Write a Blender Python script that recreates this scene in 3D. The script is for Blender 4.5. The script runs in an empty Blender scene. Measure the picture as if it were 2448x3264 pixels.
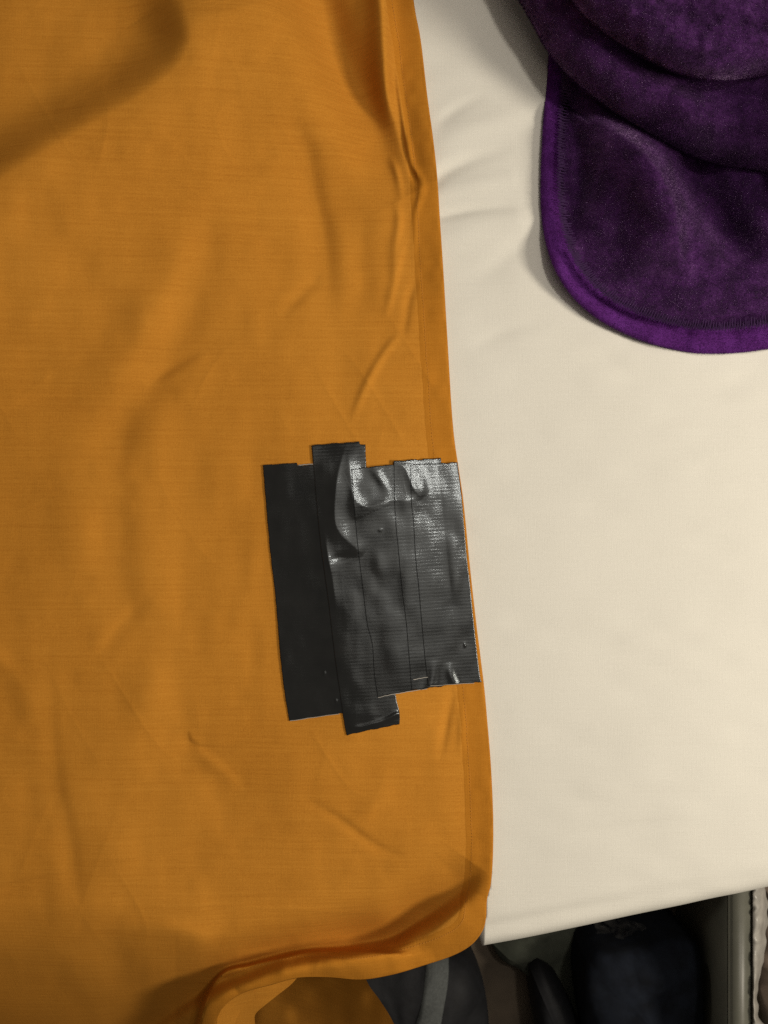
import bpy, math, random
import numpy as np
from mathutils import Vector

random.seed(7)
rng = np.random.default_rng(11)

# ------------------------------------------------------------------ camera, world, lamps, exposure
sc = bpy.context.scene
COL = sc.collection
S = 0.691 / 2448.0          # metres per photograph pixel on the bed plane
BED = 0.50                  # height of the bed surface above the floor
D = 0.85                    # camera height above the bed surface

cam_d = bpy.data.cameras.new("camera")
cam = bpy.data.objects.new("camera", cam_d)
COL.objects.link(cam)
cam.location = (0, 0, BED + D)
cam.rotation_euler = (0, 0, 0)
cam_d.sensor_fit = 'VERTICAL'
cam_d.sensor_height = 24.0
cam_d.lens = 24.0 * D / (3264 * S)
cam_d.clip_start = 0.05
cam_d.clip_end = 50
cam_d.dof.use_dof = True
cam_d.dof.focus_distance = D
cam_d.dof.aperture_fstop = 5.6
sc.camera = cam

w = bpy.data.worlds.new("World")
sc.world = w
w.use_nodes = True
w.node_tree.nodes["Background"].inputs[0].default_value = (1.0, 0.86, 0.72, 1)
w.node_tree.nodes["Background"].inputs[1].default_value = 0.08

def area(name, loc, aim, sx, sy, power, col):
    l = bpy.data.lights.new(name, 'AREA')
    l.shape = 'RECTANGLE'; l.size = sx; l.size_y = sy
    l.energy = power; l.color = col
    o = bpy.data.objects.new(name, l); COL.objects.link(o)
    o.location = loc
    o.rotation_euler = (Vector(aim) - Vector(loc)).to_track_quat('-Z', 'Y').to_euler()
    return o
# the room's lamp, to the right of and above the bed, and the lit ceiling round it
area("room_lamp", (1.32, -0.16, BED + 1.08), (0.15, 0.02, BED), 0.32, 0.32, 22.5, (1.0, 0.90, 0.755))
area("ceiling_light", (0.42, 0.30, BED + 1.75), (0.30, 0.20, BED), 1.15, 1.3, 6.0, (1.0, 0.89, 0.77))
area("tape_glint_light", (0.50, 0.38, BED + 1.70), (0.10, 0.0, BED), 0.11, 0.11, 8.0, (1.0, 0.92, 0.82))  # small extra light, added to raise glints on the tape

sc.view_settings.view_transform = 'Standard'
sc.view_settings.look = 'None'
sc.view_settings.exposure = -0.08
sc.view_settings.gamma = 1.0
sc.cycles.max_bounces = 6
sc.cycles.use_denoising = False
sc.cycles.sample_clamp_indirect = 2.0
sc.cycles.sample_clamp_direct = 6.0

# ------------------------------------------------------------------ helpers
def P(px, py, z):
    """photograph pixel + height over the bed plane -> world"""
    f = S * (1 - z / D)
    return np.stack([(px - 1224) * f, (1632 - py) * f, z + BED + 0 * px], -1)

def resample(pts, n):
    pts = np.asarray(pts, float)
    # centripetal catmull-rom, dense, then by arc length
    q = np.vstack([2 * pts[0] - pts[1], pts, 2 * pts[-1] - pts[-2]])
    out = []
    for i in range(1, len(q) - 2):
        p0, p1, p2, p3 = q[i - 1], q[i], q[i + 1], q[i + 2]
        t = np.linspace(0, 1, 24, endpoint=False)[:, None]
        out.append(0.5 * ((2 * p1) + (-p0 + p2) * t + (2 * p0 - 5 * p1 + 4 * p2 - p3) * t ** 2 + (-p0 + 3 * p1 - 3 * p2 + p3) * t ** 3))
    out.append(pts[-1:])
    c = np.vstack(out)
    d = np.r_[0, np.cumsum(np.linalg.norm(np.diff(c[:, :2], axis=0), axis=1))]
    u = np.linspace(0, d[-1], n)
    return np.stack([np.interp(u, d, c[:, k]) for k in range(c.shape[1])], -1)

def vnoise(x, y, seed=0):
    xi = np.floor(x).astype(np.int64); yi = np.floor(y).astype(np.int64)
    fx = x - xi; fy = y - yi
    fx = fx * fx * fx * (fx * (fx * 6 - 15) + 10); fy = fy * fy * fy * (fy * (fy * 6 - 15) + 10)
    def h(a, b):
        n = (a * 374761393 + b * 668265263 + seed * 974634777) & 0x7fffffff
        n = ((n ^ (n >> 13)) * 1274126177) & 0x7fffffff
        return ((n ^ (n >> 16)) & 0xffff) / 32767.5 - 1
    a, b, c, d = h(xi, yi), h(xi + 1, yi), h(xi, yi + 1), h(xi + 1, yi + 1)
    return (a * (1 - fx) + b * fx) * (1 - fy) + (c * (1 - fx) + d * fx) * fy

def fold(X, Y, pts, wl, wr, power=2.0):
    """ridge (or valley) along a polyline of (x, y, height_mm); wl / wr are its widths in
    pixels left and right of the walking direction. Returns metres."""
    c = resample(pts, max(24, int(len(pts) * 14)))
    wm = 3.2 * max(wl, wr)
    x0, x1, y0, y1 = c[:, 0].min() - wm, c[:, 0].max() + wm, c[:, 1].min() - wm, c[:, 1].max() + wm
    out = np.zeros_like(X)
    m = (X > x0) & (X < x1) & (Y > y0) & (Y < y1)
    if not m.any(): return out
    x, y = X[m], Y[m]
    best = np.full(x.shape, 1e18); sd = np.zeros_like(x); amp = np.zeros_like(x)
    for i in range(len(c) - 1):
        ax, ay, ah = c[i]; bx, by, bh = c[i + 1]
        dx, dy = bx - ax, by - ay
        L2 = dx * dx + dy * dy + 1e-9
        t = np.clip(((x - ax) * dx + (y - ay) * dy) / L2, 0, 1)
        ex, ey = x - ax - t * dx, y - ay - t * dy
        d2 = ex * ex + ey * ey
        k = d2 < best
        best = np.where(k, d2, best)
        sd = np.where(k, np.sign(dx * (y - ay) - dy * (x - ax)), sd)
        amp = np.where(k, ah + (bh - ah) * t, amp)
    d = np.sqrt(best)
    ww = np.where(sd > 0, wr, wl)          # y runs down the picture: positive cross = right-hand side
    out[m] = amp * 0.001 * np.exp(-(d / ww) ** power)
    return out

def mesh_obj(name, verts, faces, mat, parent=None, smooth=True):
    me = bpy.data.meshes.new(name)
    verts = np.asarray(verts, np.float32).reshape(-1, 3)
    faces = np.asarray(faces, np.int32)
    k = faces.shape[1]
    me.vertices.add(len(verts)); me.vertices.foreach_set("co", verts.ravel())
    me.loops.add(faces.size); me.loops.foreach_set("vertex_index", faces.ravel())
    me.polygons.add(len(faces))
    me.polygons.foreach_set("loop_start", np.arange(0, faces.size, k, dtype=np.int32))
    me.polygons.foreach_set("loop_total", np.full(len(faces), k, np.int32))
    me.update(calc_edges=True); me.validate()
    me.polygons.foreach_set("use_smooth", np.full(len(me.polygons), smooth))
    me.materials.append(mat)
    o = bpy.data.objects.new(name, me); COL.objects.link(o)
    if parent: o.parent = parent
    return o

def grid_faces(nr, nc, off=0, flip=False):
    i = np.arange(nr - 1)[:, None] * nc + np.arange(nc - 1)[None]
    f = np.stack([i, i + nc, i + nc + 1, i + 1], -1).reshape(-1, 4) + off
    return f[:, ::-1] if flip else f

def grid_obj(name, V, mat, parent=None, smooth=True, flip=False):
    nr, nc = V.shape[:2]
    return mesh_obj(name, V.reshape(-1, 3), grid_faces(nr, nc, 0, flip), mat, parent, smooth)

def coons(top, bottom, left, right, n, m):
    """curves of equal dims; top/bottom run left->right, left/right run top->bottom"""
    T, B = resample(top, n), resample(bottom, n)
    L, R = resample(left, m), resample(right, m)
    u = np.linspace(0, 1, n)[None, :, None]; v = np.linspace(0, 1, m)[:, None, None]
    ru = (1 - v) * T[None] + v * B[None]
    rv = (1 - u) * L[:, None] + u * R[:, None]
    c = (1 - u) * (1 - v) * T[0] + u * (1 - v) * T[-1] + (1 - u) * v * B[0] + u * v * B[-1]
    return ru + rv - c

def empty(name, loc):
    o = bpy.data.objects.new(name, None); COL.objects.link(o); o.location = loc
    o.empty_display_size = 0.05
    return o
def adopt(o, parent):
    o.parent = parent
    bpy.context.view_layer.update()
    o.matrix_parent_inverse = parent.matrix_world.inverted()
def tag(o, label=None, cat=None, group=None, kind=None):
    if label: o['label'] = label
    if cat: o['category'] = cat
    if group: o['group'] = group
    if kind: o['kind'] = kind

# ------------------------------------------------------------------ materials
def new_mat(name):
    m = bpy.data.materials.new(name); m.use_nodes = True
    nt = m.node_tree; nt.nodes.clear()
    out = nt.nodes.new('ShaderNodeOutputMaterial'); b = nt.nodes.new('ShaderNodeBsdfPrincipled')
    nt.links.new(b.outputs[0], out.inputs[0])
    return m, nt, b
def N(nt, t, **kw):
    n = nt.nodes.new(t)
    for k, v in kw.items():
        if hasattr(n, k): setattr(n, k, v)
        else: n.inputs[k].default_value = v
    return n
def tex_coord(nt, scale, rot=(0, 0, 0)):
    tc = N(nt, 'ShaderNodeTexCoord'); mp = N(nt, 'ShaderNodeMapping')
    mp.inputs['Scale'].default_value = scale; mp.inputs['Rotation'].default_value = rot
    nt.links.new(tc.outputs['Object'], mp.inputs[0]); return mp.outputs[0]
def noise(nt, vec, scale, detail=3, rough=0.55):
    n = N(nt, 'ShaderNodeTexNoise'); n.inputs['Scale'].default_value = scale
    n.inputs['Detail'].default_value = detail; n.inputs['Roughness'].default_value = rough
    nt.links.new(vec, n.inputs['Vector']); return n.outputs[0]
def math_n(nt, op, a, b=None, c=None):
    n = N(nt, 'ShaderNodeMath'); n.operation = op
    for i, x in enumerate((a, b, c)):
        if x is None: continue
        if isinstance(x, (int, float)): n.inputs[i].default_value = x
        else: nt.links.new(x, n.inputs[i])
    return n.outputs[0]
def ramp(nt, fac, stops):
    r = N(nt, 'ShaderNodeValToRGB'); e = r.color_ramp.elements
    while len(e) < len(stops): e.new(0.5)
    for el, (p, c) in zip(e, stops): el.position = p; el.color = (*c, 1)
    nt.links.new(fac, r.inputs[0]); return r.outputs[0]
def bump(nt, b, height, dist, strength=1.0):
    n = N(nt, 'ShaderNodeBump'); n.inputs['Strength'].default_value = strength
    n.inputs['Distance'].default_value = dist
    nt.links.new(height, n.inputs['Height']); nt.links.new(n.outputs[0], b.inputs['Normal']); return n

def cotton(name, base, dark, light, slub=1.0, sheen=0.0, tilt=0.06, fine=0.00012):
    m, nt, b = new_mat(name)
    weft = noise(nt, tex_coord(nt, (9, 420, 40), (0, 0, tilt)), 1.0, 4, 0.6)       # long cross threads
    weft2 = noise(nt, tex_coord(nt, (55, 1500, 40), (0, 0, tilt)), 1.0, 2, 0.6)
    warp = noise(nt, tex_coord(nt, (1100, 45, 40), (0, 0, tilt)), 1.0, 2, 0.6)
    blot = noise(nt, tex_coord(nt, (1, 1, 1)), 7.0, 4, 0.55)
    grain = noise(nt, tex_coord(nt, (1, 1, 1)), 900.0, 2, 0.7)
    s = math_n(nt, 'MULTIPLY_ADD', weft, 0.55 * slub, 0.5 - 0.275 * slub)
    s = math_n(nt, 'ADD', s, math_n(nt, 'MULTIPLY_ADD', blot, 0.5, -0.25))
    s = math_n(nt, 'ADD', s, math_n(nt, 'MULTIPLY_ADD', grain, 0.9, -0.45))
    s = math_n(nt, 'ADD', s, math_n(nt, 'MULTIPLY_ADD', weft2, 0.3, -0.15))
    c = ramp(nt, s, [(0.15, dark), (0.5, base), (0.9, light)])
    nt.links.new(c, b.inputs['Base Color'])
    b.inputs['Roughness'].default_value = 0.85
    b.inputs['Specular IOR Level'].default_value = 0.08
    b.inputs['Sheen Weight'].default_value = sheen
    b.inputs['Sheen Roughness'].default_value = 0.5
    h = math_n(nt, 'ADD', math_n(nt, 'MULTIPLY', weft, 1.2), math_n(nt, 'ADD', weft2, warp))
    bump(nt, b, h, fine, 1.0)
    return m

M_orange = cotton("mustard_cotton", (0.505, 0.208, 0.024), (0.415, 0.158, 0.016), (0.585, 0.256, 0.034))
M_orange_hem = cotton("mustard_cotton_double", (0.455, 0.178, 0.017), (0.39, 0.145, 0.012), (0.51, 0.212, 0.024), slub=0.7)
M_white = cotton("white_sheeting", (0.70, 0.685, 0.615), (0.665, 0.65, 0.58), (0.735, 0.72, 0.65), slub=0.5, sheen=0.0, fine=0.00011)

def plush(name, base, dark, light, sheen=1.0):
    m, nt, b = new_mat(name)
    a = noise(nt, tex_coord(nt, (1, 1, 1)), 55.0, 4, 0.65)
    g = noise(nt, tex_coord(nt, (1, 1, 1)), 600.0, 3, 0.7)
    s = math_n(nt, 'ADD', math_n(nt, 'MULTIPLY_ADD', a, 2.1, -0.8), math_n(nt, 'MULTIPLY_ADD', g, 0.7, -0.1 - 0.15))
    nt.links.new(ramp(nt, s, [(0.1, dark), (0.5, base), (0.9, light)]), b.inputs['Base Color'])
    b.inputs['Roughness'].default_value = 0.9
    b.inputs['Specular IOR Level'].default_value = 0.03
    b.inputs['Sheen Weight'].default_value = sheen
    b.inputs['Sheen Roughness'].default_value = 0.35
    b.inputs['Sheen Tint'].default_value = (0.70, 0.44, 0.84, 1)
    bump(nt, b, math_n(nt, 'ADD', a, math_n(nt, 'MULTIPLY', g, 0.5)), 0.0015, 0.8)
    return m
M_plush = plush("purple_plush", (0.053, 0.015, 0.080), (0.028, 0.009, 0.042), (0.098, 0.034, 0.138))
M_bind = plush("purple_binding", (0.108, 0.023, 0.18), (0.08, 0.016, 0.13), (0.135, 0.03, 0.225), 0.25)

# black cloth-backed tape: vinyl film over a scrim whose cross threads show as fine ribs
def tape_mat():
    m, nt, b = new_mat("black_duct_tape")
    v = tex_coord(nt, (1, 1, 1), (0, 0, -0.07))
    sx = N(nt, 'ShaderNodeSeparateXYZ'); nt.links.new(v, sx.inputs[0])
    wob = noise(nt, v, 60.0, 2)
    yy = math_n(nt, 'ADD', sx.outputs['Y'], math_n(nt, 'MULTIPLY', wob, 0.0012))
    rib = math_n(nt, 'SINE', math_n(nt, 'MULTIPLY', yy, 2 * math.pi / 0.0031))
    rib2 = math_n(nt, 'SINE', math_n(nt, 'MULTIPLY', yy, 2 * math.pi / 0.0011))
    warp = math_n(nt, 'SINE', math_n(nt, 'MULTIPLY', sx.outputs['X'], 2 * math.pi / 0.0012))
    scr = noise(nt, tex_coord(nt, (60, 500, 1), (0, 0, -0.07)), 1.0, 3)
    h = math_n(nt, 'ADD', math_n(nt, 'MULTIPLY', math_n(nt, 'MULTIPLY', rib, noise(nt, v, 90.0, 3)), 0.42), math_n(nt, 'MULTIPLY', math_n(nt, 'MULTIPLY', rib2, warp), 0.30))
    h = math_n(nt, 'ADD', h, math_n(nt, 'MULTIPLY', scr, 1.5))
    h = math_n(nt, 'ADD', h, math_n(nt, 'MULTIPLY', noise(nt, v, 260.0, 3), 0.7))
    bump(nt, b, h, 0.00005, 1.0)
    dust = noise(nt, v, 35.0, 4)
    nt.links.new(ramp(nt, dust, [(0.3, (0.011, 0.0115, 0.0115)), (0.75, (0.018, 0.0182, 0.018))]), b.inputs['Base Color'])
    r = math_n(nt, 'MULTIPLY_ADD', noise(nt, tex_coord(nt, (25, 7, 1)), 1.0, 3), 0.14, 0.11)
    nt.links.new(r, b.inputs['Roughness'])
    b.inputs['Specular IOR Level'].default_value = 0.75
    b.inputs['Specular Tint'].default_value = (0.86, 0.95, 1.0, 1)
    return m
M_tape = tape_mat()

def plain(name, c, rough=0.6, spec=0.4, var=0.25, scale=40.0, bumpd=0.0008, coat=0.0):
    m, nt, b = new_mat(name)
    n = noise(nt, tex_coord(nt, (1, 1, 1)), scale, 4)
    lo = tuple(x * (1 - var) for x in c); hi = tuple(x * (1 + var) for x in c)
    nt.links.new(ramp(nt, n, [(0.3, lo), (0.7, hi)]), b.inputs['Base Color'])
    b.inputs['Roughness'].default_value = rough; b.inputs['Specular IOR Level'].default_value = spec
    b.inputs['Coat Weight'].default_value = coat
    bump(nt, b, n, bumpd, 0.6)
    return m
M_thread = plain("pale_scrim", (0.42, 0.40, 0.36), 0.7, 0.3)
M_floor = plain("brown_floor", (0.085, 0.066, 0.046), 0.7, 0.3, 0.35, 12.0)
M_black = plain("black_nylon", (0.006, 0.0065, 0.008), 0.7, 0.3, 0.3, 90.0)
M_grey = plain("grey_webbing", (0.075, 0.082, 0.080), 0.8, 0.3, 0.2, 300.0)
M_green = plain("grey_green_cloth", (0.050, 0.055, 0.042), 0.9, 0.2, 0.3, 30.0)
M_navy = plain("navy_cloth", (0.005, 0.007, 0.012), 0.9, 0.2, 0.5, 45.0)
M_bin = plain("grey_plastic", (0.115, 0.115, 0.092), 0.4, 0.4, 0.12, 20.0)
M_rose = plain("rose_brown_cloth", (0.15, 0.115, 0.09), 0.9, 0.2, 0.4, 30.0)

def clear_film():
    m, nt, b = new_mat("clear_film")
    b.inputs['Base Color'].default_value = (0.3, 0.29, 0.27, 1)
    b.inputs['Roughness'].default_value = 0.25
    b.inputs['Alpha'].default_value = 0.05
    bump(nt, b, noise(nt, tex_coord(nt, (1, 1, 1)), 60.0, 3), 0.002, 0.8)
    return m
M_film = clear_film()

# ------------------------------------------------------------------ floor
g = 4.0
fl = grid_obj("floor", np.stack(np.meshgrid(np.linspace(-g, g, 9), np.linspace(-g, g, 9)) + [np.zeros((9, 9))], -1), M_floor)
tag(fl, kind='structure')

# ------------------------------------------------------------------ white fitted sheet on the mattress
def bed_edge_y(x):                   # picture row of the mattress' outer edge
    return 3342.0 - 0.2015 * x + 22 * np.sin((x - 400) / 900.0)
def white_height(X, Y):
    z = np.zeros_like(X)
    z += 0.0014 * vnoise(X / 420, Y / 300, 3) + 0.0005 * vnoise(X / 120, Y / 60, 4)
    F = lambda p, a, b: fold(X, Y, p, a, b)
    z += F([(1330, 640, -1), (1400, 560, -3.2), (1480, 515, -3.2), (1560, 490, -1.5), (1640, 470, 0)], 20, 26)
    z += F([(1360, 500, 0), (1450, 430, 2.0), (1560, 390, 2.0), (1700, 350, 0)], 40, 40)
    z += F([(1350, 700, -1), (1420, 684, -2.4), (1520, 664, -2.4), (1640, 660, -.8), (1700, 665, 0)], 14, 18)
    z += F([(1380, 620, 1), (1500, 590, 2.2), (1620, 570, 1)], 30, 30)
    z += F([(1350, 780, 1), (1500, 730, 2.4), (1640, 700, 2)], 40, 50)
    z += F([(1380, 410, 0), (1450, 350, -1.6), (1560, 300, 0)], 18, 22)
    z += F([(1420, 900, -.3), (1540, 870, -1.2), (1640, 800, -1.6), (1720, 760, -1)], 35, 35)
    z += F([(1500, 1110, 0), (1600, 1060, -1.0), (1760, 1020, 0)], 25, 25)
    z += F([(1900, 1120, 0), (2030, 1210, -1.0), (2300, 1230, -1.0), (2448, 1170, 0)], 30, 45)
    z += F([(1500, 2740, 0), (1850, 2660, -0.7), (2050, 2630, -0.9), (2250, 2610, 0)], 18, 26)
    z += F([(1440, 2520, 0), (1800, 2560, -0.6), (2448, 2500, -0.4)], 30, 50)
    # piping ledge just inside the edge
    d = bed_edge_y(X) - Y
    z += -0.0026 * np.exp(-((d - 92) / 26.0) ** 2) * np.clip((2350 - X) / 600, 0.15, 1) + 0.0012 * np.exp(-((d - 40) / 30.0) ** 2)
    return z
EDGE_R = [(1262, -620), (1290, -260), (1317, 0), (1340, 130), (1360, 300), (1379, 440), (1392, 560), (1401, 700), (1411, 850), (1420, 1000),
          (1429, 1150), (1438, 1300), (1447, 1400), (1460, 1490), (1476, 1600), (1496, 1800), (1516, 1980), (1531, 2100),
          (1543, 2200), (1552, 2300), (1562, 2420), (1569, 2550), (1571, 2650), (1569, 2750), (1563, 2820), (1551, 2868), (1548, 2925)]
EDGE_B = [(1536, 2968), (1500, 3012), (1440, 3046), (1345, 3078), (1250, 3106), (1150, 3122), (1050, 3115), (950, 3116), (865, 3138),
          (779, 3162), (720, 3200), (692, 3246), (684, 3310), (676, 3450), (640, 3640)]

def orange_height(X, Y):
    z = np.full_like(X, 0.0022)
    F = lambda p, a, b, pw=2.0: fold(X, Y, p, a, b, pw)
    # broad unevenness
    z += 0.0044 * vnoise(X / 330 + 3, Y / 420, 21) + 0.0015 * vnoise(X / 120, Y / 170, 22) + 0.0003 * vnoise(X / 45, Y / 60, 23)
    pw = np.clip((X - 790) / 60, 0, 1) * np.clip((Y - 1380) / 70, 0, 1) * np.clip((2380 - Y) / 70, 0, 1)
    free = 1 - pw * pw * (3 - 2 * pw)          # the stiff tape holds the cloth flat
    z -= (1 - free) * 0.0013 * vnoise(X / 120, Y / 170, 22)
    for (cx, cy, an, s0, sd0, am) in ((190, 520, .35, 1, 31, .9), (150, 430, -.55, 1, 32, .8), (420, 120, .08, 1, 33, .8), (110, 300, 1.1, 1, 34, .6)):
        ca, sa = math.cos(an), math.sin(an)
        n1 = vnoise((X * ca + Y * sa) / cx, (-X * sa + Y * ca) / cy, sd0)
        mask = np.clip(vnoise(X / 380, Y / 380, sd0 + 50) + .35, 0, 1)
        z += 0.00045 * am * free * mask * np.exp(-(np.abs(n1) / .16) ** 1.3)
    # large fold top left: dark flank faces up-left
    z += F([(400, -160, 8), (560, -40, 24), (604, 60, 34), (606, 140, 34), (555, 225, 32), (450, 305, 31), (300, 395, 31), (100, 510, 31), (-60, 620, 31), (-300, 800, 31)], 330, 100)
    # curved shoulder and hollow beside the hem
    z += F([(640, -140, 4), (800, -20, 8), (890, 70, 10), (975, 200, 11), (1035, 340, 10), (1070, 470, 6), (1090, 600, 0)], 70, 170)
    z += F([(940, -200, -18), (1010, -20, -22), (1075, 150, -23), (1145, 300, -22), (1220, 430, -16), (1285, 540, -8), (1325, 610, 0)], 80, 100)
    z += F([(1190, -200, 18), (1215, 0, 18), (1222, 150, 18), (1230, 300, 15), (1262, 420, 6), (1290, 520, 3), (1310, 600, 0)], 26, 40)
    # hem puckers
    z += F([(1262, 150, 0), (1268, 260, 2.6), (1282, 360, 3.0), (1296, 450, 2.5), (1308, 560, 0)], 9, 9)
    z += F([(1240, 500, 0), (1262, 540, 2.6), (1275, 600, 1.5), (1280, 660, 0)], 10, 14)
    z += F([(1300, 440, 1), (1312, 520, 3.0), (1345, 590, 2.6), (1325, 680, 1.5), (1322, 760, .8), (1318, 860, 0)], 9, 10)
    z += F([(1260, 630, 0), (1272, 700, 2.4), (1258, 800, 1.6), (1248, 900, 0)], 13, 16)
    z += F([(1290, 740, 0), (1270, 830, 1.6), (1245, 950, 1.4), (1225, 1020, 0)], 12, 16)
    z += F([(1330, 880, 0), (1305, 950, -1.6), (1290, 1040, -1.2), (1270, 1090, 0)], 14, 16)
    z += F([(1345, 600, 0), (1318, 560, -2.6), (1290, 470, -2.0), (1270, 380, 0)], 10, 12)
    z += F([(1290, 1052, 0), (1235, 1110, 1.7), (1180, 1200, 1.9), (1140, 1290, 1.2), (1118, 1360, 0)], 15, 13)
    # soft S-shaped fold right of centre
    z += F([(930, 350, 0), (975, 480, -3.5), (1000, 620, -4.5), (1030, 760, -4.5), (1042, 900, -2.8), (1030, 1020, 0)], 36, 60)
    z += F([(1000, 900, -1), (940, 960, -1.8), (890, 1010, 0)], 20, 26)
    z += F([(1160, 640, 0), (1150, 760, -1.5), (1150, 930, -1.3), (1140, 1030, 0)], 32, 40)
    # long slack folds left of the tape
    z += F([(700, 300, 0), (640, 560, 3), (580, 740, 4.5), (500, 950, 5.2), (420, 1100, 4.5), (360, 1260, 3.0), (330, 1420, 0)], 75, 100)
    z += F([(680, 620, 0), (640, 820, -3.0), (560, 1100, -3.6), (400, 1350, -4.6), (370, 1550, -4.6), (380, 1800, -3.2), (430, 2000, -1.5), (470, 2250, 0)], 60, 90)
    z += F([(-200, 900, 2), (100, 870, 2), (320, 930, 0)], 50, 80)
    z += F([(-100, 1320, 1.5), (120, 1275, -2.0), (330, 1250, -2.2), (600, 1240, 0)], 22, 40)
    z += F([(690, 1090, 0), (600, 1140, -1.5), (520, 1190, -1.8), (460, 1230, 0)], 18, 26)
    z += F([(280, 2140, 0), (400, 1980, -1.8), (480, 1900, 0)], 24, 32)
    z += F([(150, 1980, 0), (160, 2250, -1.5), (180, 2500, -1.5), (215, 2640, -1.6), (240, 2820, -1.4), (262, 3010, 0)], 28, 40)
    z += F([(470, 1980, 0), (470, 2170, 2.2), (440, 2350, 2.0), (430, 2500, 0)], 55, 55)
    z += F([(-60, 2060, 3), (40, 2150, 1.5), (120, 2300, 0)], 30, 40)
    z += F([(590, 2320, 0), (610, 2370, -2.0), (690, 2385, -1.4), (800, 2350, 0)], 10, 26)
    z += F([(600, 2330, 0), (640, 2400, 1.5), (720, 2470, 1.2), (800, 2560, 0)], 20, 24)
    z += F([(-100, 2860, -2), (60, 2820, -2.4), (220, 2790, -1.8), (420, 2750, -1.0), (640, 2700, -1.6), (860, 2640, -1.4), (980, 2620, 0)], 14, 34)
    z += F([(960, 2540, 0), (1080, 2610, -1.5), (1190, 2690, -1.3), (1300, 2740, 0)], 14, 20)
    z += F([(1250, 2500, 0), (1200, 2560, 1.4), (1100, 2640, 1.2), (1000, 2680, 0)], 30, 30)
    z += F([(1440, 2215, -1), (1420, 2320, -2.2), (1400, 2440, 0)], 14, 18)
    z += F([(1470, 2240, 0), (1472, 2330, 1.6), (1466, 2420, 0)], 13, 13)
    z += F([(560, 2960, 0), (800, 2880, -2.5), (1050, 2830, -2.5), (1300, 2760, 0)], 40, 60)
    z += F([(300, 2960, 0), (360, 3050, -4), (400, 3180, -5), (380, 3350, -4)], 60, 80)
    z += F([(420, 2980, 0), (520, 2960, 3), (640, 2985, 2), (700, 3010, 0)], 30, 40)
    # swell that carries the tape
    xt = X - (Y - 1480) * 0.105
    sw = np.clip((xt - 800) / 250, 0, 1); sw = sw * sw * (3 - 2 * sw) * (1 - np.clip((xt - 1050) / 345, 0, 1) ** 1.1)
    vy = np.clip((Y - 1330) / 160, 0, 1) * np.clip((2440 - Y) / 170, 0, 1); vy = vy * vy * (3 - 2 * vy)
    z += 0.0052 * sw * vy
    # edge of the hem turned slightly up along the right side
    ex = np.interp(Y, [p[1] for p in EDGE_R], [p[0] for p in EDGE_R])
    d = ex - X
    z += 0.0030 * np.exp(-(np.clip(d, 0, None) / 42.0) ** 2) * np.interp(Y, [0, 500, 1300, 1450, 2200, 2400, 2850, 2950], [.9, 1, .8, .25, .2, .9, 1, .2])
    # roll over the mattress edge, farther left it drops down
    e = Y - (bed_edge_y(X) - np.interp(X, [450, 900], [330, 190]))
    Rr = np.interp(X, [450, 900], [360, 250])
    a = np.clip(e, 0, Rr * 0.86)
    z -= (Rr - np.sqrt(Rr * Rr - a * a)) * S * np.interp(X, [500, 760, 1500], [1.0, .75, .55])
    z -= np.clip(e - Rr * 0.86, 0, None) * S * 1.7
    z -= 0.085 * np.clip((Y - 2880) / 380, 0, 1.6) ** 1.6 * np.clip((1000 - X) / 900, 0, 1.4) * np.clip((760 - X) / 200, 0, 1)
    # dark hollow behind the lip, and the lip itself
    z += F([(330, 3420, -26), (430, 3300, -34), (560, 3205, -38), (690, 3130, -38), (850, 3068, -35), (1000, 3030, -34), (1130, 3004, -44), (1240, 2982, -42), (1330, 2930, -32), (1410, 2875, -20), (1480, 2815, -10), (1520, 2760, 0)], 85, 34)
    z += F([(600, 3420, 26), (640, 3260, 30), (672, 3160, 28), (720, 3102, 24), (800, 3082, 23), (880, 3062, 24), (971, 3042, 25), (1058, 3036, 25), (1164, 3039, 20), (1263, 3045, 11), (1330, 3044, 3), (1380, 3030, 0)], 11, 95)
    lipm = np.clip((Y - 2960) / 80, 0, 1) * np.clip((X - 640) / 120, 0, 1)
    z += lipm * (0.0020 * vnoise(X / 90, Y / 60, 77) + 0.0004 * vnoise(X / 30, Y / 30, 78))
    z += 0.0025 * np.clip((Y - 2800) / 250, 0, 1) * vnoise(X / 150, Y / 130, 79)
    z += F([(1330, 3010, 0), (1400, 2960, 4), (1470, 2900, 5), (1510, 2840, 0)], 20, 45)
    return z

xs = np.r_[np.arange(-1300, 1250, 22), np.arange(1250, 2560, 6.0), np.arange(2566, 3900, 22)]
vv = np.r_[np.linspace(0, 1, 560)]
R_px = 130.0
Yt = -1400 + (bed_edge_y(xs)[None] - R_px + 1400) * (1 - (1 - vv[:, None]) ** 1.25)
Xg = np.repeat(xs[None], len(vv), 0)
zt = white_height(Xg, Yt)
V = P(Xg, Yt, 0 * Xg); V[..., 2] += zt
rows = [V]
ang = np.linspace(0.04, 1, 26) * math.pi / 2
base_y = bed_edge_y(xs) - R_px
Rm = R_px * S
edge_rows = []
for a in ang:
    yy = base_y + R_px * math.sin(a)
    row = P(xs, yy, 0 * xs); row[:, 2] += white_height(xs, yy) - Rm * 0.8 * (1 - math.cos(a))
    edge_rows.append(row)
for k in range(1, 16):
    row = edge_rows[25].copy(); row[:, 2] -= 0.02 * k; row[:, 1] -= 0.0 if k < 8 else -0.004 * (k - 7)
    edge_rows.append(row)
V = np.vstack([V, np.stack(edge_rows)])
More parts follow.
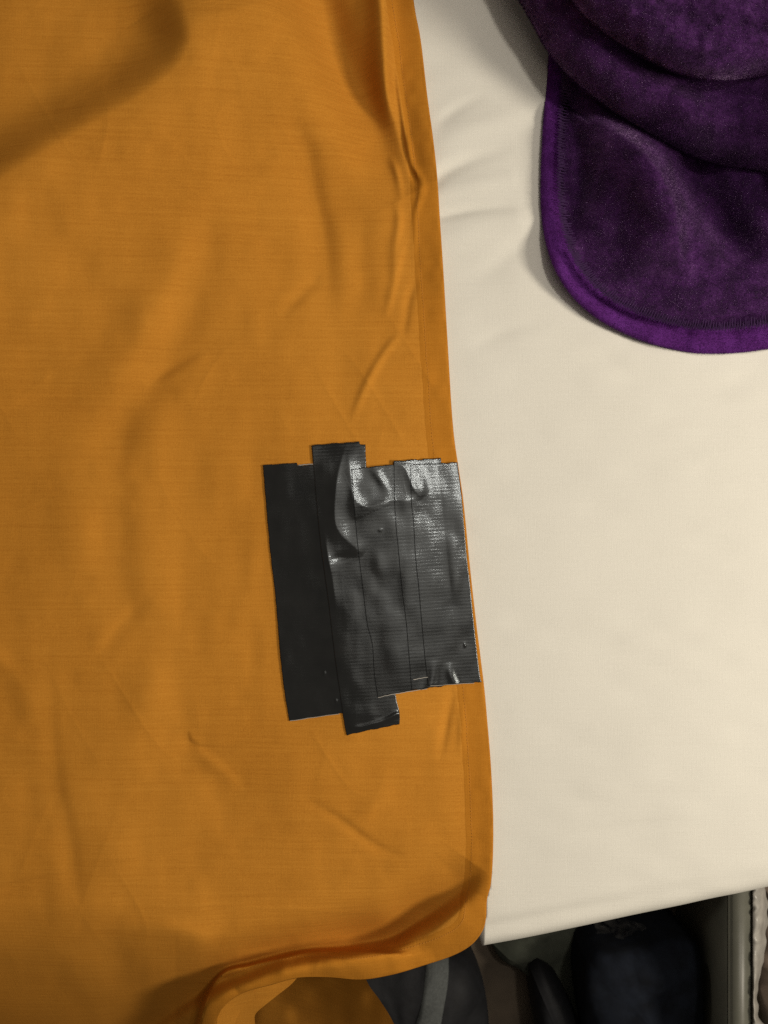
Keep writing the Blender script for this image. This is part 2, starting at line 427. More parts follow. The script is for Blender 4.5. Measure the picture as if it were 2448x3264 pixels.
# V rows run down the picture (-y); x to the right
def edge_x(Y):
    return np.interp(Y, [p[1] for p in EDGE_R], [p[0] for p in EDGE_R])
XX = np.concatenate([Xg, np.repeat(xs[None], len(edge_rows), 0)]); YY = np.concatenate([Yt, np.stack([base_y + R_px * math.sin(a) for a in ang] + [base_y + R_px] * 15)])
inside = (XX < edge_x(YY) - 4)
zo = np.full(XX.shape, 9.0); sel = inside & (XX > -640) & (YY > -640)
zo[sel] = orange_height(XX[sel], YY[sel]) - 0.0030 - np.interp(YY[sel], [2760, 2880, 2960], [0, .03, .06])
wall = np.arange(V.shape[0])[:, None] >= len(vv) + 24
V[..., 2] = np.minimum(V[..., 2], BED + zo)
ws = grid_obj("white_sheet", V, M_white)
tag(ws, "smooth cream white fitted sheet stretched over the mattress, under everything else", "bed sheet")

# ------------------------------------------------------------------ mustard sheet
RIGHT = EDGE_R
# the corner point joins right edge and bottom edge
BOT = [(-620, 3720), (-250, 3715), (150, 3705), (450, 3690), (600, 3668)] + EDGE_B[::-1]
CG = coons([(-620, -620), (300, -620), (1262, -620)], BOT, [(-620, -620), (-620, 3720)], RIGHT + [EDGE_B[0]], 600, 1080)
Xo, Yo = CG[..., 0], CG[..., 1]
Zo = orange_height(Xo, Yo)
Vo = P(Xo, Yo, Zo)

sheet = empty("mustard_sheet", (0, 0, BED))
tag(sheet, "mustard orange cotton sheet patched with black tape, hanging off the bed", "sheet")
o = grid_obj("sheet_panel", Vo, M_orange); adopt(o, sheet)

# hem: a doubled band that follows the right edge round the corner and along the lip
path = resample(EDGE_R + EDGE_B, 1700)
tg = np.gradient(path, axis=0); tg /= np.linalg.norm(tg, axis=1)[:, None]
# smooth the tangents so the band does not kink
k = np.ones(61) / 61
tgs = np.stack([np.convolve(np.pad(tg[:, i], 30, mode='edge'), k, mode='valid') for i in range(2)], -1)
tgs /= np.linalg.norm(tgs, axis=1)[:, None]
nrm = np.stack([-tgs[:, 1], tgs[:, 0]], -1)      # to the inside (left of a path that runs down the picture: -x)
HEM_W = 76.0
prof = [(14, -1.4), (5, -1.3), (0.5, -0.6), (-1.5, 0.25), (0.8, 0.95), (4, 1.15), (10, 1.15), (20, 1.1), (30, 1.1), (40, 1.1), (50, 1.05), (60, 1.0), (63, 0.9), (67, 0.72), (72, 0.62), (77, 0.42), (82, 0.2), (88, -0.05), (92, -0.5)]
rows = []
wav = 2.2 * vnoise(np.arange(1700) / 40.0, np.zeros(1700), 5) + 1.0 * vnoise(np.arange(1700) / 9.0, np.zeros(1700), 6)
for t, h in prof:
    tt = t + (wav if t > 40 else 0)
    x = path[:, 0] + nrm[:, 0] * tt; y = path[:, 1] + nrm[:, 1] * tt
    tin = max(t, 0)
    xi = path[:, 0] + nrm[:, 0] * (tin + (wav if t > 40 else 0)); yi = path[:, 1] + nrm[:, 1] * (tin + (wav if t > 40 else 0))
    z = orange_height(xi, yi) + 0.00075 * h
    pk = 0.0005 * vnoise(np.arange(1700) / 14.0, np.full(1700, t / 30.0), 8) * (1 if 3 < t < 72 else 0)
    rows.append(P(x, y, z + pk))
o = grid_obj("hem", np.stack(rows), M_orange_hem, flip=True); adopt(o, sheet)

M_othread = plain("mustard_thread", (0.50, 0.21, 0.035), 0.8, 0.1, 0.1)
sp = np.arange(30, 1670)[::1]
cum = np.r_[0, np.cumsum(np.linalg.norm(np.diff(path, axis=0), axis=1))]
pos = np.arange(60, cum[-1] - 60, 10.5)
px_ = np.interp(pos, cum, path[:, 0]); py_ = np.interp(pos, cum, path[:, 1])
nx_ = np.interp(pos, cum, nrm[:, 0]); ny_ = np.interp(pos, cum, nrm[:, 1]); wv_ = np.interp(pos, cum, wav)
tx_, ty_ = ny_, -nx_
vsx = []
for along, hz in ((-3.4, -.0003), (0, .00035), (3.4, -.0003)):
    for side in (-.75, .75):
        qx = px_ + nx_ * (67 + wv_ + side) + tx_ * along; qy = py_ + ny_ * (67 + wv_ + side) + ty_ * along
        vsx.append(P(qx, qy, orange_height(qx, qy) + .0009 + hz))
VS = np.stack(vsx, 1); fb = np.array([[0, 1, 3, 2], [2, 3, 5, 4]])
o = mesh_obj("hem_stitching", VS.reshape(-1, 3), (fb[None] + 6 * np.arange(len(VS))[:, None, None]).reshape(-1, 4), M_othread)
o['kind'] = 'stuff'; adopt(o, sheet)

# hanging folds below the lip
def patch(name, top, bottom, left, right, mat, n=40, m=40, amp=0.002, parent=None, seed=40):
    C = coons(top, bottom, left, right, n, m)
    C[..., 2] += amp * vnoise(C[..., 0] / 60, C[..., 1] / 60, seed)
    ob = grid_obj(name, P(C[..., 0], C[..., 1], C[..., 2]), mat)
    if parent: adopt(ob, parent)
    return ob
# shaded drape that falls outward under the lip
patch("hanging_drape", [(700, 3040, -.26), (980, 3050, -.17), (1140, 3060, -.10)], [(700, 3440, -.36), (1030, 3440, -.30), (1330, 3440, -.19)],
      [(700, 3040, -.26), (700, 3230, -.30), (700, 3440, -.36)], [(1140, 3060, -.10), (1175, 3138, -.11), (1212, 3190, -.12), (1258, 3268, -.14), (1330, 3440, -.19)], M_orange, 60, 60, .004, sheet)
# brighter turned fold in front of it
patch("turned_fold", [(660, 3215, -.045), (800, 3130, -.036), (960, 3100, -.036)], [(640, 3420, -.105), (730, 3430, -.095), (822, 3430, -.10)],
      [(660, 3215, -.045), (640, 3420, -.105)], [(960, 3100, -.036), (930, 3136, -.040), (885, 3172, -.046), (850, 3200, -.050), (815, 3232, -.056), (813, 3270, -.065), (822, 3430, -.10)], M_orange, 60, 60, .0015, sheet, 41)
# small inner fold that shades itself
patch("inner_fold", [(700, 3205, -.030), (750, 3165, -.026), (806, 3140, -.026)], [(672, 3330, -.060), (715, 3345, -.075), (760, 3330, -.078)],
      [(700, 3205, -.030), (684, 3250, -.04), (672, 3330, -.060)], [(806, 3140, -.026), (812, 3180, -.045), (800, 3230, -.062), (760, 3330, -.078)], M_orange, 40, 40, .0008, sheet, 42)

# ------------------------------------------------------------------ tape patch
def tape_relief(X, Y):
    """extra relief of the stiff film over the cloth"""
    F = lambda p, a, b, pw=2.0: fold(X, Y, p, a, b, pw)
    z = 0.0006 * vnoise(X / 110, Y / 260, 61) + 0.00009 * vnoise(X / 28, Y / 50, 62)
    z += 0
    z += F([(1098, 1430, .6), (1074, 1530, 2.6), (1066, 1640, 2.6), (1078, 1690, 2.0), (1110, 1725, 1.5), (1140, 1752, 1.1), (1160, 1770, 0)], 60, 40, 1.15)
    z += F([(1110, 1460, .6), (1120, 1540, 1.4), (1128, 1610, 1.2), (1132, 1660, 0)], 26, 24, 1.4)
    z += F([(1120, 1560, .4), (1140, 1602, 1.1), (1175, 1616, 1.3), (1215, 1606, 1.1), (1256, 1595, .8), (1300, 1596, .8), (1330, 1580, 0)], 24, 30, 1.15)
    z += F([(1262, 1472, .6), (1290, 1492, 1.2), (1306, 1530, 1.1), (1320, 1560, 1.3), (1345, 1590, 0)], 22, 30, 1.15)
    z += F([(1035, 1700, .3), (1046, 1780, 1.8), (1060, 1850, 1.2), (1072, 1960, 0)], 22, 20, 1.2)
    z += F([(1050, 1782, 0), (1090, 1778, -.9), (1140, 1770, 0)], 14, 10)
    z += F([(1190, 1500, .3), (1215, 1530, .7), (1230, 1560, .3), (1240, 1590, 0)], 12, 14)
    z += F([(1330, 1510, .6), (1345, 1560, 1.2), (1340, 1600, .6)], 24, 24)
    z += F([(1432, 1690, 0), (1442, 1760, .7), (1452, 1860, .8), (1448, 1930, 0)], 22, 22)
    z += F([(1200, 1730, 0), (1206, 1800, .4), (1214, 1870, 0)], 22, 26)
    z += F([(1255, 1930, 0), (1262, 2040, .6), (1285, 2150, .7), (1290, 2210, 0)], 36, 34)
    z += F([(1385, 2100, 0), (1382, 2150, .9), (1372, 2195, 1.2)], 16, 16)
    z += F([(1430, 2110, 0), (1438, 2150, .9), (1448, 2178, 1.2)], 14, 12)
    z += F([(1033, 2135, 0), (1035, 2146, .5), (1034, 2158, 0)], 3, 4)
    z += F([(1480, 2045, 0), (1482, 2056, .5), (1480, 2066, 0)], 3, 4)
    z += F([(1070, 2225, 0), (1072, 2234, .6), (1071, 2242, 0)], 3, 4)
    z += F([(1120, 2320, .5), (1160, 2316, 1.2), (1215, 2300, 1.0), (1262, 2278, 1.5), (1274, 2268, 0)], 7, 6)
    z += F([(1205, 1685, 0), (1212, 1690, .3), (1222, 1684, 0)], 5, 5)
    return z

tp = empty("duct_tape_patch", (P(np.array(1180.), np.array(1880.), np.array(0.))))
tag(tp, "shiny black duct tape patch of overlapping strips at the hem of the mustard sheet", "tape")
def smooth_orange(X, Y):
    return orange_height(X, Y)
def strip(lefts, rights, lift, n=70, m=230, label=None, topfn=None, ragged=1.3):
    """film strip between two long edges; top / bottom follow their end points"""
    L, R = resample(lefts, m), resample(rights, m)
    u = np.linspace(0, 1, n)[None, :, None]
    C = L[:, None] * (1 - u) + R[:, None] * u
    X, Y = C[..., 0].copy(), C[..., 1].copy()
    # scissor-torn ends: small unevenness, fading into the strip
    v = np.linspace(0, 1, m)[:, None]; uu = u[..., 0]
    if topfn is not None:
        Y += topfn(uu, v)
    jag = ragged * vnoise(uu * 9 + lift * 100, np.zeros_like(uu), 71) + ragged * .5 * vnoise(uu * 31, np.zeros_like(uu), 72)
    Y += jag * (np.clip(1 - v * 25, 0, 1) + np.clip(1 - (1 - v) * 25, 0, 1))
    X += 0.5 * vnoise(v * 60, np.zeros_like(v) + lift, 73)
    Z = orange_height(X, Y) + 0.0016 + lift * 0.00034 + tape_relief(X, Y)
    V = P(X, Y, Z)
    # rim turned down so the film has an edge
    Vx = np.concatenate([V[:1], V, V[-1:]], 0); Vx[0, :, 2] -= .0009; Vx[-1, :, 2] -= .0009
    Vx = np.concatenate([Vx[:, :1], Vx, Vx[:, -1:]], 1); Vx[:, 0, 2] -= .0009; Vx[:, -1, 2] -= .0009
    ob = grid_obj("tape_strip", Vx, M_tape); adopt(ob, tp)
    if label: ob['label'] = label
    return ob
def notchA(u, v):     # right third of the top cut a little lower
    return 9 * np.clip((u - .64) / .012, 0, 1) * np.clip(1 - v * 14, 0, 1)
def notchB(u, v):
    return 10 * np.clip((u - .885) / .012, 0, 1) * np.clip(1 - v * 14, 0, 1)
def notchE(u, v):
    return -0.0 * u * v
strip([(838.6, 1483), (848, 1600), (862, 1760), (880, 1920), (893, 2080), (908, 2210), (923, 2298.5)],
      [(1008, 1472), (1030, 1650), (1058, 1850), (1084, 2060), (1104, 2271)], 0, label="dark leftmost tape strip", topfn=notchA)
strip([(994, 1418.6), (1004, 1540), (1017, 1689), (1031, 1800), (1046, 1910), (1066, 2080), (1094, 2282), (1106, 2343)],
      [(1165, 1406), (1168, 1484), (1185, 1700), (1215, 1900), (1240, 2100), (1260, 2212), (1274, 2277), (1273.5, 2308)], 1.3, label="longest tape strip, sticking out at both ends", topfn=notchB)
strip([(1120, 1494), (1128, 1611), (1140, 1742), (1154, 1862), (1169, 1983), (1186, 2055), (1193, 2151), (1204, 2222)],
      [(1290, 1478), (1296, 1611), (1310, 1742), (1324, 1862), (1338, 1983), (1352, 2100), (1369, 2191)], 2.6)
strip([(1255, 1470), (1258, 1621), (1270, 1766), (1282, 1891), (1294, 1983), (1304, 2103), (1312, 2202)],
      [(1405, 1461), (1420, 1621), (1434, 1766), (1448, 1891), (1460, 1983), (1468, 2103), (1474, 2178)], 3.6, ragged=2)
strip([(1308.7, 1481), (1310, 1597), (1318, 1669), (1323, 1766), (1333, 1862), (1340, 1944), (1347, 2021), (1354.5, 2103), (1364, 2186)],
      [(1458, 1474), (1468, 1549), (1475, 1621), (1487, 1766), (1498, 1862), (1510, 1983), (1522, 2094), (1531, 2161), (1536, 2175)], 4.6, ragged=1.5, label="rightmost tape strip along the hem")
# pale scrim showing at cut ends
def sliver(x0, y0, x1, y1, wd, lift):
    n = 24; u = np.linspace(0, 1, n)
    x = x0 + (x1 - x0) * u; y = y0 + (y1 - y0) * u + 0.8 * vnoise(u * 8, u * 0, 81)
    rows = []
    for k2, hh in ((-1, -0.0006), (-.6, .0001), (.6, .0001), (1, -0.0006)):
        yy = y + k2 * wd / 2
        rows.append(P(x, yy, orange_height(x, yy) + 0.0017 + lift * .00034 + hh + tape_relief(x, yy)))
    ob = grid_obj("scrim_edge", np.stack(rows), M_thread); adopt(ob, tp)
    return ob
sliver(952, 1482.5, 998, 1479, 3.2, 0.3)
sliver(1205, 2223, 1262, 2211, 2.0, 3.0)
sliver(1262, 2211, 1362, 2195, 2.0, 2.6)
sliver(1318, 2166, 1364, 2158, 2.2, 4.4)
sliver(925, 2297.5, 1082, 2275, 2.0, 0.2)
sliver(1372, 2186, 1512, 2177, 1.4, 4.8)

# ------------------------------------------------------------------ purple plush blanket
bl = empty("purple_blanket", P(np.array(2250.), np.array(500.), np.array(0.)))
tag(bl, "dark purple plush blanket heaped in folds at the upper right of the bed", "blanket")

EA = [(1800, -330), (1775, -80), (1757, 80), (1744, 250), (1731, 420), (1725, 560), (1727, 680), (1742, 780), (1776, 872), (1830, 950), (1905, 1015), (2000, 1066),
      (2100, 1102), (2200, 1123), (2300, 1127), (2400, 1119), (2520, 1098), (2700, 1050), (2950, 960)]
EB = [(1330, -620), (1480, -320), (1590, -110), (1652, -5), (1700, 80), (1740, 152), (1805, 232), (1900, 312), (2000, 382), (2100, 442), (2200, 492), (2300, 526), (2440, 550), (2540, 590), (2680, 700), (2950, 760)]
EC = [(1560, -520), (1700, -220), (1830, 10), (1940, 112), (2050, 178), (2150, 226), (2250, 252), (2350, 255), (2448, 244), (2620, 205), (2950, 90)]

def zA(X, Y, t):
    F = lambda p, a, b, pw=2.0: fold(X, Y, p, a, b, pw)
    z = 0.010 + 0.036 * (1 - np.exp(-t / 200.0)) + 0.0020 * vnoise(X / 90, Y / 90, 91)
    z += F([(1735, 700, 0), (1760, 830, 13), (1800, 910, 11), (1900, 1000, 8), (2050, 1075, 4), (2200, 1110, 0)], 70, 70)
    z += F([(1900, 400, 10), (2010, 460, 24), (2095, 550, 36), (2142, 650, 36), (2152, 750, 24), (2160, 880, 0)], 34, 120)
    z += F([(1770, 300, -10), (1825, 400, -14), (1846, 540, -17), (1838, 650, -11), (1815, 780, 0)], 50, 40)
    z += F([(2200, 550, -18), (2265, 680, -30), (2330, 790, -20), (2330, 900, 0)], 90, 60)
    z += F([(2330, 620, 0), (2448, 700, 8), (2600, 760, 8)], 60, 70)
    z += F([(1990, 880, 0), (2060, 800, 5), (2100, 740, 0)], 40, 40)
    return z
def zB(X, Y, t):
    F = lambda p, a, b, pw=2.0: fold(X, Y, p, a, b, pw)
    sx = np.clip((X - 2440) / 260, 0, 1)
    z = 0.045 * sx * sx * (3 - 2 * sx) + 0.056 + 0.062 * (1 - np.exp(-t / 190.0)) + 0.0025 * vnoise(X / 110, Y / 110, 92)
    z += F([(1900, 90, 0), (2000, 150, -10), (2120, 215, -13), (2230, 280, -12), (2400, 310, -10), (2600, 300, -10)], 60, 50)
    return z
def zC(X, Y, t):
    return 0.112 + 0.045 * (1 - np.exp(-t / 160.0)) - 0.012 * np.clip(t / 400, 0, 1) + 0.003 * vnoise(X / 80, Y / 80, 93) + 0.0015 * vnoise(X / 30, Y / 30, 94)

def fold_layer(E, focus, zf, r, tmax, n=420, wide=1.6, zmin=None):
    e = resample(E, n)
    dirv = np.array(focus) - e; dirv /= np.linalg.norm(dirv, axis=1)[:, None]
    rows = []; rp = r / S
    def pt(t, dz, tz):
        tz = max(t, 0.0)
        x = e[:, 0] + dirv[:, 0] * t; y = e[:, 1] + dirv[:, 1] * t
        xz = e[:, 0] + dirv[:, 0] * tz; yz = e[:, 1] + dirv[:, 1] * tz
        z = zf(xz, yz, np.full(n, tz)) + dz
        if zmin is not None: z = np.maximum(z, zmin)
        return P(x, y, z)
    rows.append(pt(rp * 6, -2 * r - 0.012, rp)); rows.append(pt(rp * 3, -2 * r - .004, rp))
    for a in np.linspace(-90, 90, 19):
        t = rp * wide * (1 - math.cos(math.radians(a))); dz = -r + r * math.sin(math.radians(a))
        rows.append(pt(t, dz, rp))
    ts = rp * wide + (tmax - rp * wide) * np.linspace(0, 1, 150)[1:] ** 1.15
    for t in ts: rows.append(pt(t, 0, t))
    return np.stack(rows)

def bind_w(y): return np.interp(y, [0, 400, 700, 900, 1130], [58, 66, 76, 90, 98])
def inward(E, n=420):
    e = resample(E, n); t = np.gradient(e, axis=0); t /= np.linalg.norm(t, axis=1)[:, None]
    return e, np.stack([t[:, 1], -t[:, 0]], -1)
_e, _n = inward(EA)
EA_IN = _e + _n * (bind_w(_e[:, 1]) * 0.82)[:, None]
LA = fold_layer(EA_IN[::12], (3050, -500), zA, 0.0030, 860, zmin=0.004)
LB = fold_layer(EB, (3000, -1000), zB, 0.016, 1000, zmin=0.006)
LC = fold_layer(EC, (3000, -1300), zC, 0.018, 1100)
vs, fs, off = [], [], 0
for L in (LA, LB, LC):
    vs.append(L.reshape(-1, 3)); fs.append(grid_faces(L.shape[0], L.shape[1], off)); off += L.shape[0] * L.shape[1]
body = mesh_obj("plush_panel", np.vstack(vs), np.vstack(fs), M_plush); adopt(body, bl)

# binding: padded band round the edge of the lowest layer
nb = 900
e = resample(EA, nb); dv = np.array((3050, -500)) - e; dv /= np.linalg.norm(dv, axis=1)[:, None]
tgE = np.gradient(e, axis=0); tgE /= np.linalg.norm(tgE, axis=1)[:, None]
nE = np.stack([tgE[:, 1], -tgE[:, 0]], -1)
rowsb = []
BWm = bind_w(e[:, 1])
def bz(t, h, k):
    x = e[:, 0] + nE[:, 0] * t; y = e[:, 1] + nE[:, 1] * t
    return P(x, y, np.maximum(zA(x, y, np.full(nb, 0.0)) - .006 + h + .0008 * vnoise(np.arange(nb) / 12., np.full(nb, k / 5.), 95), .0012 + max(h, 0) * .4))
for k5, (tf, h) in enumerate([(.5, -.004), (.15, -.004), (.03, -.0026), (0, 0), (.03, .0016), (.08, .0030), (.18, .0043), (.34, .0054), (.52, .0060), (.68, .0062), (.80, .0060), (.92, .0050), (1.1, .002)]):
    rowsb.append(bz(BWm * tf, h, k5))
bind = grid_obj("binding", np.stack(rowsb), M_bind); adopt(bind, bl)

# overlock stitches between binding and plush
sv, sf = [], []
st = resample(EA, 520)
dst = np.stack([np.interp(np.linspace(0, 1, 520), np.linspace(0, 1, nb), nE[:, i]) for i in range(2)], -1)
bw5 = bind_w(st[:, 1])
for i in range(60, 500):
    for sgn in (0,):
        j = 5 * (1 if i % 2 else -1) + random.uniform(-7, 7)
        tt0, tt1 = bw5[i] * 0.86 - 9 + j * .4, bw5[i] * 0.86 + 14 + j
        tgx = np.array([-dst[i, 1], dst[i, 0]])
        p0 = st[i] + dst[i] * tt0; p1 = st[i] + dst[i] * tt1 + tgx * 3
        z0 = zA(np.array([p0[0]]), np.array([p0[1]]), np.array([tt0]))[0] if False else None
        sv.append((p0, p1, tgx, tt0, tt1))
p0 = np.array([s[0] for s in sv]); p1 = np.array([s[1] for s in sv]); tx = np.array([s[2] for s in sv])
t0 = np.array([s[3] for s in sv]); t1 = np.array([s[4] for s in sv])
z0 = zA(p0[:, 0], p0[:, 1], t0) + .0032; z1 = zA(p1[:, 0], p1[:, 1], t1) + .0022
zm = zA((p0[:, 0] + p1[:, 0]) / 2, (p0[:, 1] + p1[:, 1]) / 2, (t0 + t1) / 2) + .0036
pm = (p0 + p1) / 2; hw = 1.7
vsx = []
for pp, zz in ((p0, z0), (pm, zm), (p1, z1)):
    for s_, dz in ((-hw, -.0006), (0, .0004), (hw, -.0006)):
        vsx.append(P(pp[:, 0] + tx[:, 0] * s_, pp[:, 1] + tx[:, 1] * s_, zz + dz))
VS = np.stack(vsx, 1)                      # n,9,3
fb = np.array([[0, 3, 4, 1], [1, 4, 5, 2], [3, 6, 7, 4], [4, 7, 8, 5]])
FS = (fb[None] + 9 * np.arange(len(VS))[:, None, None]).reshape(-1, 4)
M_stitch = plain("dark_purple_thread", (0.034, 0.010, 0.056), 0.8, 0.3)
so = mesh_obj("stitching", VS.reshape(-1, 3), FS, M_stitch); so['kind'] = 'stuff'; adopt(so, bl)

# pile: short fibres over the plush
def pile(Ls, count, length, width, seed):
    r = np.random.default_rng(seed); A = []
    for L, (i0, i1) in Ls:
        a = L[i0:i1 - 1, :-1]; b = L[i0 + 1:i1, :-1]; c = L[i0:i1 - 1, 1:]
        n = np.cross(b - a, c - a); ar = np.linalg.norm(n, axis=-1)
        # keep only what lies in or near the frame
        cx = (a[..., 0]); cy = a[..., 1]
        keep = (cx < 0.42) & (cy < 0.52) & (cx > -.2)
        A.append((a[keep], (b - a)[keep], (c - a)[keep], (n / (ar[..., None] + 1e-12))[keep], ar[keep]))
    a, u, v, n, ar = [np.concatenate([x[k] for x in A]) for k in range(5)]
    p = ar / ar.sum(); idx = r.choice(len(ar), count, p=p)
    ru, rv = r.random((count, 1)), r.random((count, 1))
    base = a[idx] + u[idx] * ru + v[idx] * rv
    nn = n[idx]; nn = np.where((nn[:, 2:3] < -0.2) & (np.abs(nn[:, 2:3]) > 0.8), -nn, nn)
    q = base * 45
    comb = np.stack([vnoise(q[:, 0], q[:, 1], 5), vnoise(q[:, 0] + 7, q[:, 1], 6), np.full(count, -.25)], -1)
    d = nn + 0.55 * comb + 0.38 * r.standard_normal((count, 3)); d /= np.linalg.norm(d, axis=1)[:, None]
    side = np.cross(d, r.standard_normal((count, 3))); side /= np.linalg.norm(side, axis=1)[:, None] + 1e-9
    ln = length * (0.6 + 0.6 * r.random((count, 1)))
    V = np.stack([base - side * width / 2 - nn * .0003, base + side * width / 2 - nn * .0003, base + d * ln], 1).reshape(-1, 3)
    return V, np.arange(count * 3).reshape(-1, 3)
nn_test = np.cross(LA[40, 0] - LA[39, 0], LA[39, 1] - LA[39, 0])
flipn = nn_test[2] < 0
def fl_(L): return L[:, ::-1] if flipn else L
V, Fh = pile([(fl_(LA), (14, LA.shape[0])), (fl_(LB), (6, LB.shape[0])), (fl_(LC), (6, LC.shape[0]))], 420000, 0.0022, 0.00030, 3)
po = mesh_obj("plush_pile", V, Fh, M_plush, smooth=False); po['kind'] = 'stuff'; adopt(po, bl)
RB = np.stack(rowsb)
tn = np.cross(RB[8, 300] - RB[7, 300], RB[7, 301] - RB[7, 300])
if tn[2] < 0: RB = RB[:, ::-1]
V, Fh = pile([(RB, (2, 12))], 70000, 0.0013, 0.00026, 4)
po = mesh_obj("binding_pile", V, Fh, M_bind, smooth=False); po['kind'] = 'stuff'; adopt(po, bl)

# ------------------------------------------------------------------ things on the floor beside the bed
FZ = -BED
def lump(name, outline, zt, mat, layers=16, seed=1, rough=0.010, dome=0.35, nz=FZ + 0.001):
    """closed soft body standing on the floor: an outline in picture pixels at the height of its shoulder"""
    o = np.asarray(outline + [outline[0]], float); c = resample(o, 97)[:-1]
    ctr = c.mean(0); rows = []
    for k2 in range(layers + 1):
        f = k2 / layers
        if f < 0.45:
            g2 = f / 0.45; sc_ = 0.93 + 0.07 * math.sin(g2 * math.pi / 2); z = nz + (zt - nz) * (1 - dome) * g2
        else:
            g2 = (f - 0.45) / 0.55; sc_ = math.cos(g2 * math.pi / 2) ** 0.62 if g2 < 1 else 0.0; z = nz + (zt - nz) * ((1 - dome) + dome * math.sin(g2 * math.pi / 2))
        # world outline is measured at the shoulder height so the body is upright
        zs = nz + (zt - nz) * (1 - dome)
        W = P(c[:, 0], c[:, 1], np.full(len(c), zs)); Wc = P(ctr[:1], ctr[1:], np.array([zs]))[0]
        Q = Wc + (W - Wc) * sc_
        Q[:, 2] = BED + z
        nn_ = rough * vnoise(Q[:, 0] * 28 + seed, Q[:, 1] * 28 + z * 20, seed) + rough * .4 * vnoise(Q[:, 0] * 80 + seed, Q[:, 1] * 80, seed + 1)
        if k2 > 0: Q[:, 2] += nn_ * min(1, 2 * f); 
        rr = (Q - Wc); rr[:, 2] = 0
        rows.append(np.vstack([Q, Q[:1]]))
    return grid_obj(name, np.stack(rows), mat)

bag = empty("black_bag", P(np.array(1330.), np.array(3330.), np.array(FZ)))
tag(bag, "black rounded bag with a grey band on the floor by the orange drape", "bag")
o = lump("bag_body", [(1395, 3000), (1480, 3035), (1522, 3085), (1546, 3155), (1555, 3270), (1530, 3400), (1440, 3520), (1280, 3560), (1120, 3500), (1030, 3380), (1010, 3230), (1060, 3090), (1160, 3010), (1280, 2980)], FZ + .17, M_black, seed=12, rough=.006)
adopt(o, bag)
bb = o
# grey band laid over the bag
bpy.context.view_layer.update()
dg = bpy.context.evaluated_depsgraph_get()
Lc = resample([(1372, 2990), (1362, 3080), (1352, 3160), (1338, 3230), (1315, 3300), (1280, 3400)], 40)
Rc = resample([(1440, 2990), (1437, 3080), (1430, 3150), (1415, 3220), (1395, 3300), (1350, 3400)], 40)
rows = []
Hb = FZ + .17
for j in range(12):
    u = j / 11
    c = Lc * (1 - u) + Rc * u
    W = P(c[:, 0], c[:, 1], np.full(40, Hb))
    Z = []
    for q in W:
        hit, loc, nm, ix = bb.ray_cast(bb.matrix_world.inverted() @ Vector((q[0], q[1], 2.0)), Vector((0, 0, -1)))
        Z.append((bb.matrix_world @ loc)[2] if hit else BED + FZ + .02)
    W[:, 2] = np.array(Z) + (0.0035 if 0 < j < 11 else 0.0005)
    rows.append(W)
o = grid_obj("grey_band", np.stack(rows), M_grey, flip=True); adopt(o, bag)

o = lump("grey_cloth", [(1560, 3000), (1700, 2960), (1880, 2920), (1960, 3000), (1960, 3200), (1900, 3400), (1760, 3420), (1700, 3250), (1680, 3100), (1600, 3060)], FZ + .05, M_green, seed=22, rough=.012)
tag(o, "dull grey-green cloth on the floor between the black bag and the navy bundle", "cloth")
o = lump("black_shoe", [(1690, 3085), (1720, 3068), (1762, 3100), (1800, 3160), (1838, 3240), (1880, 3340), (1890, 3440), (1820, 3500), (1750, 3440), (1716, 3300), (1696, 3180)], FZ + .11, M_black, seed=32, rough=.003)
tag(o, "small pointed black item lying on the grey-green cloth beside the navy bundle", "shoe")
o = lump("navy_bundle", [(1868, 3060), (1900, 3030), (1990, 3015), (2060, 3005), (2130, 2994), (2200, 2996), (2228, 3020), (2240, 3130), (2244, 3260), (2220, 3420), (2080, 3500), (1930, 3480), (1880, 3350), (1858, 3150)], FZ + .17, M_navy, seed=52, rough=.010, dome=.18)
tag(o, "largest dark navy bundle of clothing on the floor beside the bed", "clothes")
# crumpled film behind the bundle
n = 60
gx, gy = np.meshgrid(np.linspace(1900, 2060, n), np.linspace(2925, 2990, n))
zz = FZ + .11 + .016 * vnoise(gx / 34, gy / 26, 7) + .004 * vnoise(gx / 12, gy / 12, 8)
gx2 = gx + 10 * vnoise(gx / 20, gy / 20, 9); gy2 = gy + (gx - 1960) * .22 + 8 * vnoise(gx / 18, gy / 18, 10)
o = grid_obj("plastic_wrapper", P(gx2, gy2, zz), M_film)
tag(o, "crumpled clear plastic wrapper glinting at the top of the navy bundle", "wrapper")

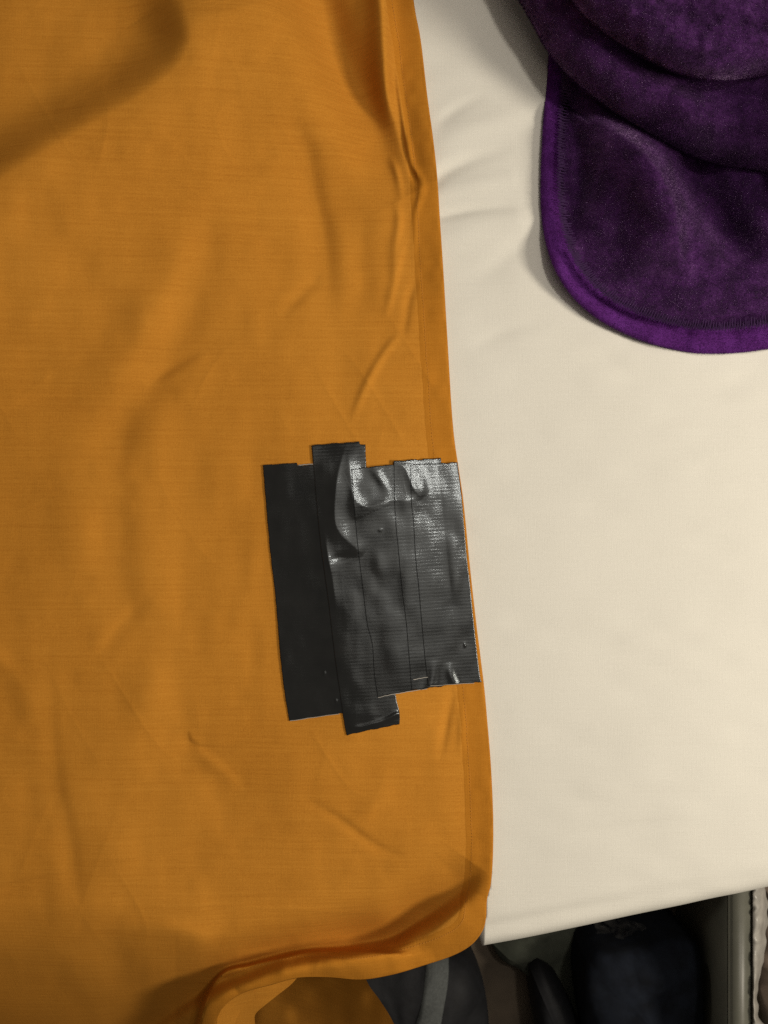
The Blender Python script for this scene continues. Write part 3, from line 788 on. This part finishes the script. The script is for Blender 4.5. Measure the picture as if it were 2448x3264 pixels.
# storage box at the right
box = empty("storage_box", P(np.array(2500.), np.array(3200.), np.array(FZ)))
tag(box, "grey plastic storage box standing on the floor at the lower right", "box")
def boxmesh(name, x0, x1, y0, y1, z0, z1, mat, bev=0.004, parent=None):
    import bmesh
    bm = bmesh.new(); bmesh.ops.create_cube(bm, size=1)
    for v in bm.verts:
        v.co = ((x0 + x1) / 2 + v.co.x * (x1 - x0), (y0 + y1) / 2 + v.co.y * (y1 - y0), (z0 + z1) / 2 + v.co.z * (z1 - z0))
    bmesh.ops.bevel(bm, geom=bm.edges[:], offset=bev, segments=3, affect='EDGES')
    me = bpy.data.meshes.new(name); bm.to_mesh(me); bm.free(); me.materials.append(mat)
    for p in me.polygons: p.use_smooth = True
    ob = bpy.data.objects.new(name, me); COL.objects.link(ob)
    if parent: adopt(ob, parent)
    return ob
zr = FZ + .26
a = P(np.array([2326., 2402.]), np.array([2700., 3700.]), np.array([zr, zr]))
x0, x1 = a[0, 0], a[1, 0]; yb = -0.36; yf = -0.95
boxmesh("rim", x0, x1, yf, yb, BED + zr - .012, BED + zr, M_bin, .004, box)
boxmesh("side_wall", x1 - .010, x1 - .004, yf + .01, yb - .01, .004, BED + zr - .013, M_bin, .002, box)
boxmesh("back_wall", x1, x1 + .40, yb - .012, yb - .006, .004, BED + zr - .004, M_bin, .002, box)
boxmesh("bottom", x1, x1 + .40, yf + .01, yb - .02, .004, .010, M_bin, .002, box)
# liner film folded over the rim: straight on the rim side, wavy on the inner side
yy = np.linspace(2760, 3500, 160)
wv = 34 + 26 * vnoise(yy / 75, 0 * yy, 15) + 5 * vnoise(yy / 30, 0 * yy, 16)
rows = []
for u in np.linspace(0, 1, 10):
    rows.append(P(2400 + u * wv, yy, zr + .003 + .006 * math.sin(u * math.pi) - .03 * u * u + .002 * vnoise(yy / 15, 0 * yy + u * 3, 17)))
M_liner = plain("pale_liner", (0.36, 0.345, 0.31), 0.35, 0.5, 0.2, 60.0)
o = grid_obj("liner_edge", np.stack(rows), M_liner, flip=True); adopt(o, box)
o = lump("folded_clothes", [(2410, 2800), (2560, 2770), (2800, 2790), (2820, 3100), (2800, 3500), (2600, 3560), (2440, 3500), (2418, 3200)], FZ + .22, M_rose, seed=62, rough=.014, dome=.15, nz=FZ + .012)
tag(o, "brownish rose clothing inside the grey plastic storage box", "clothes")
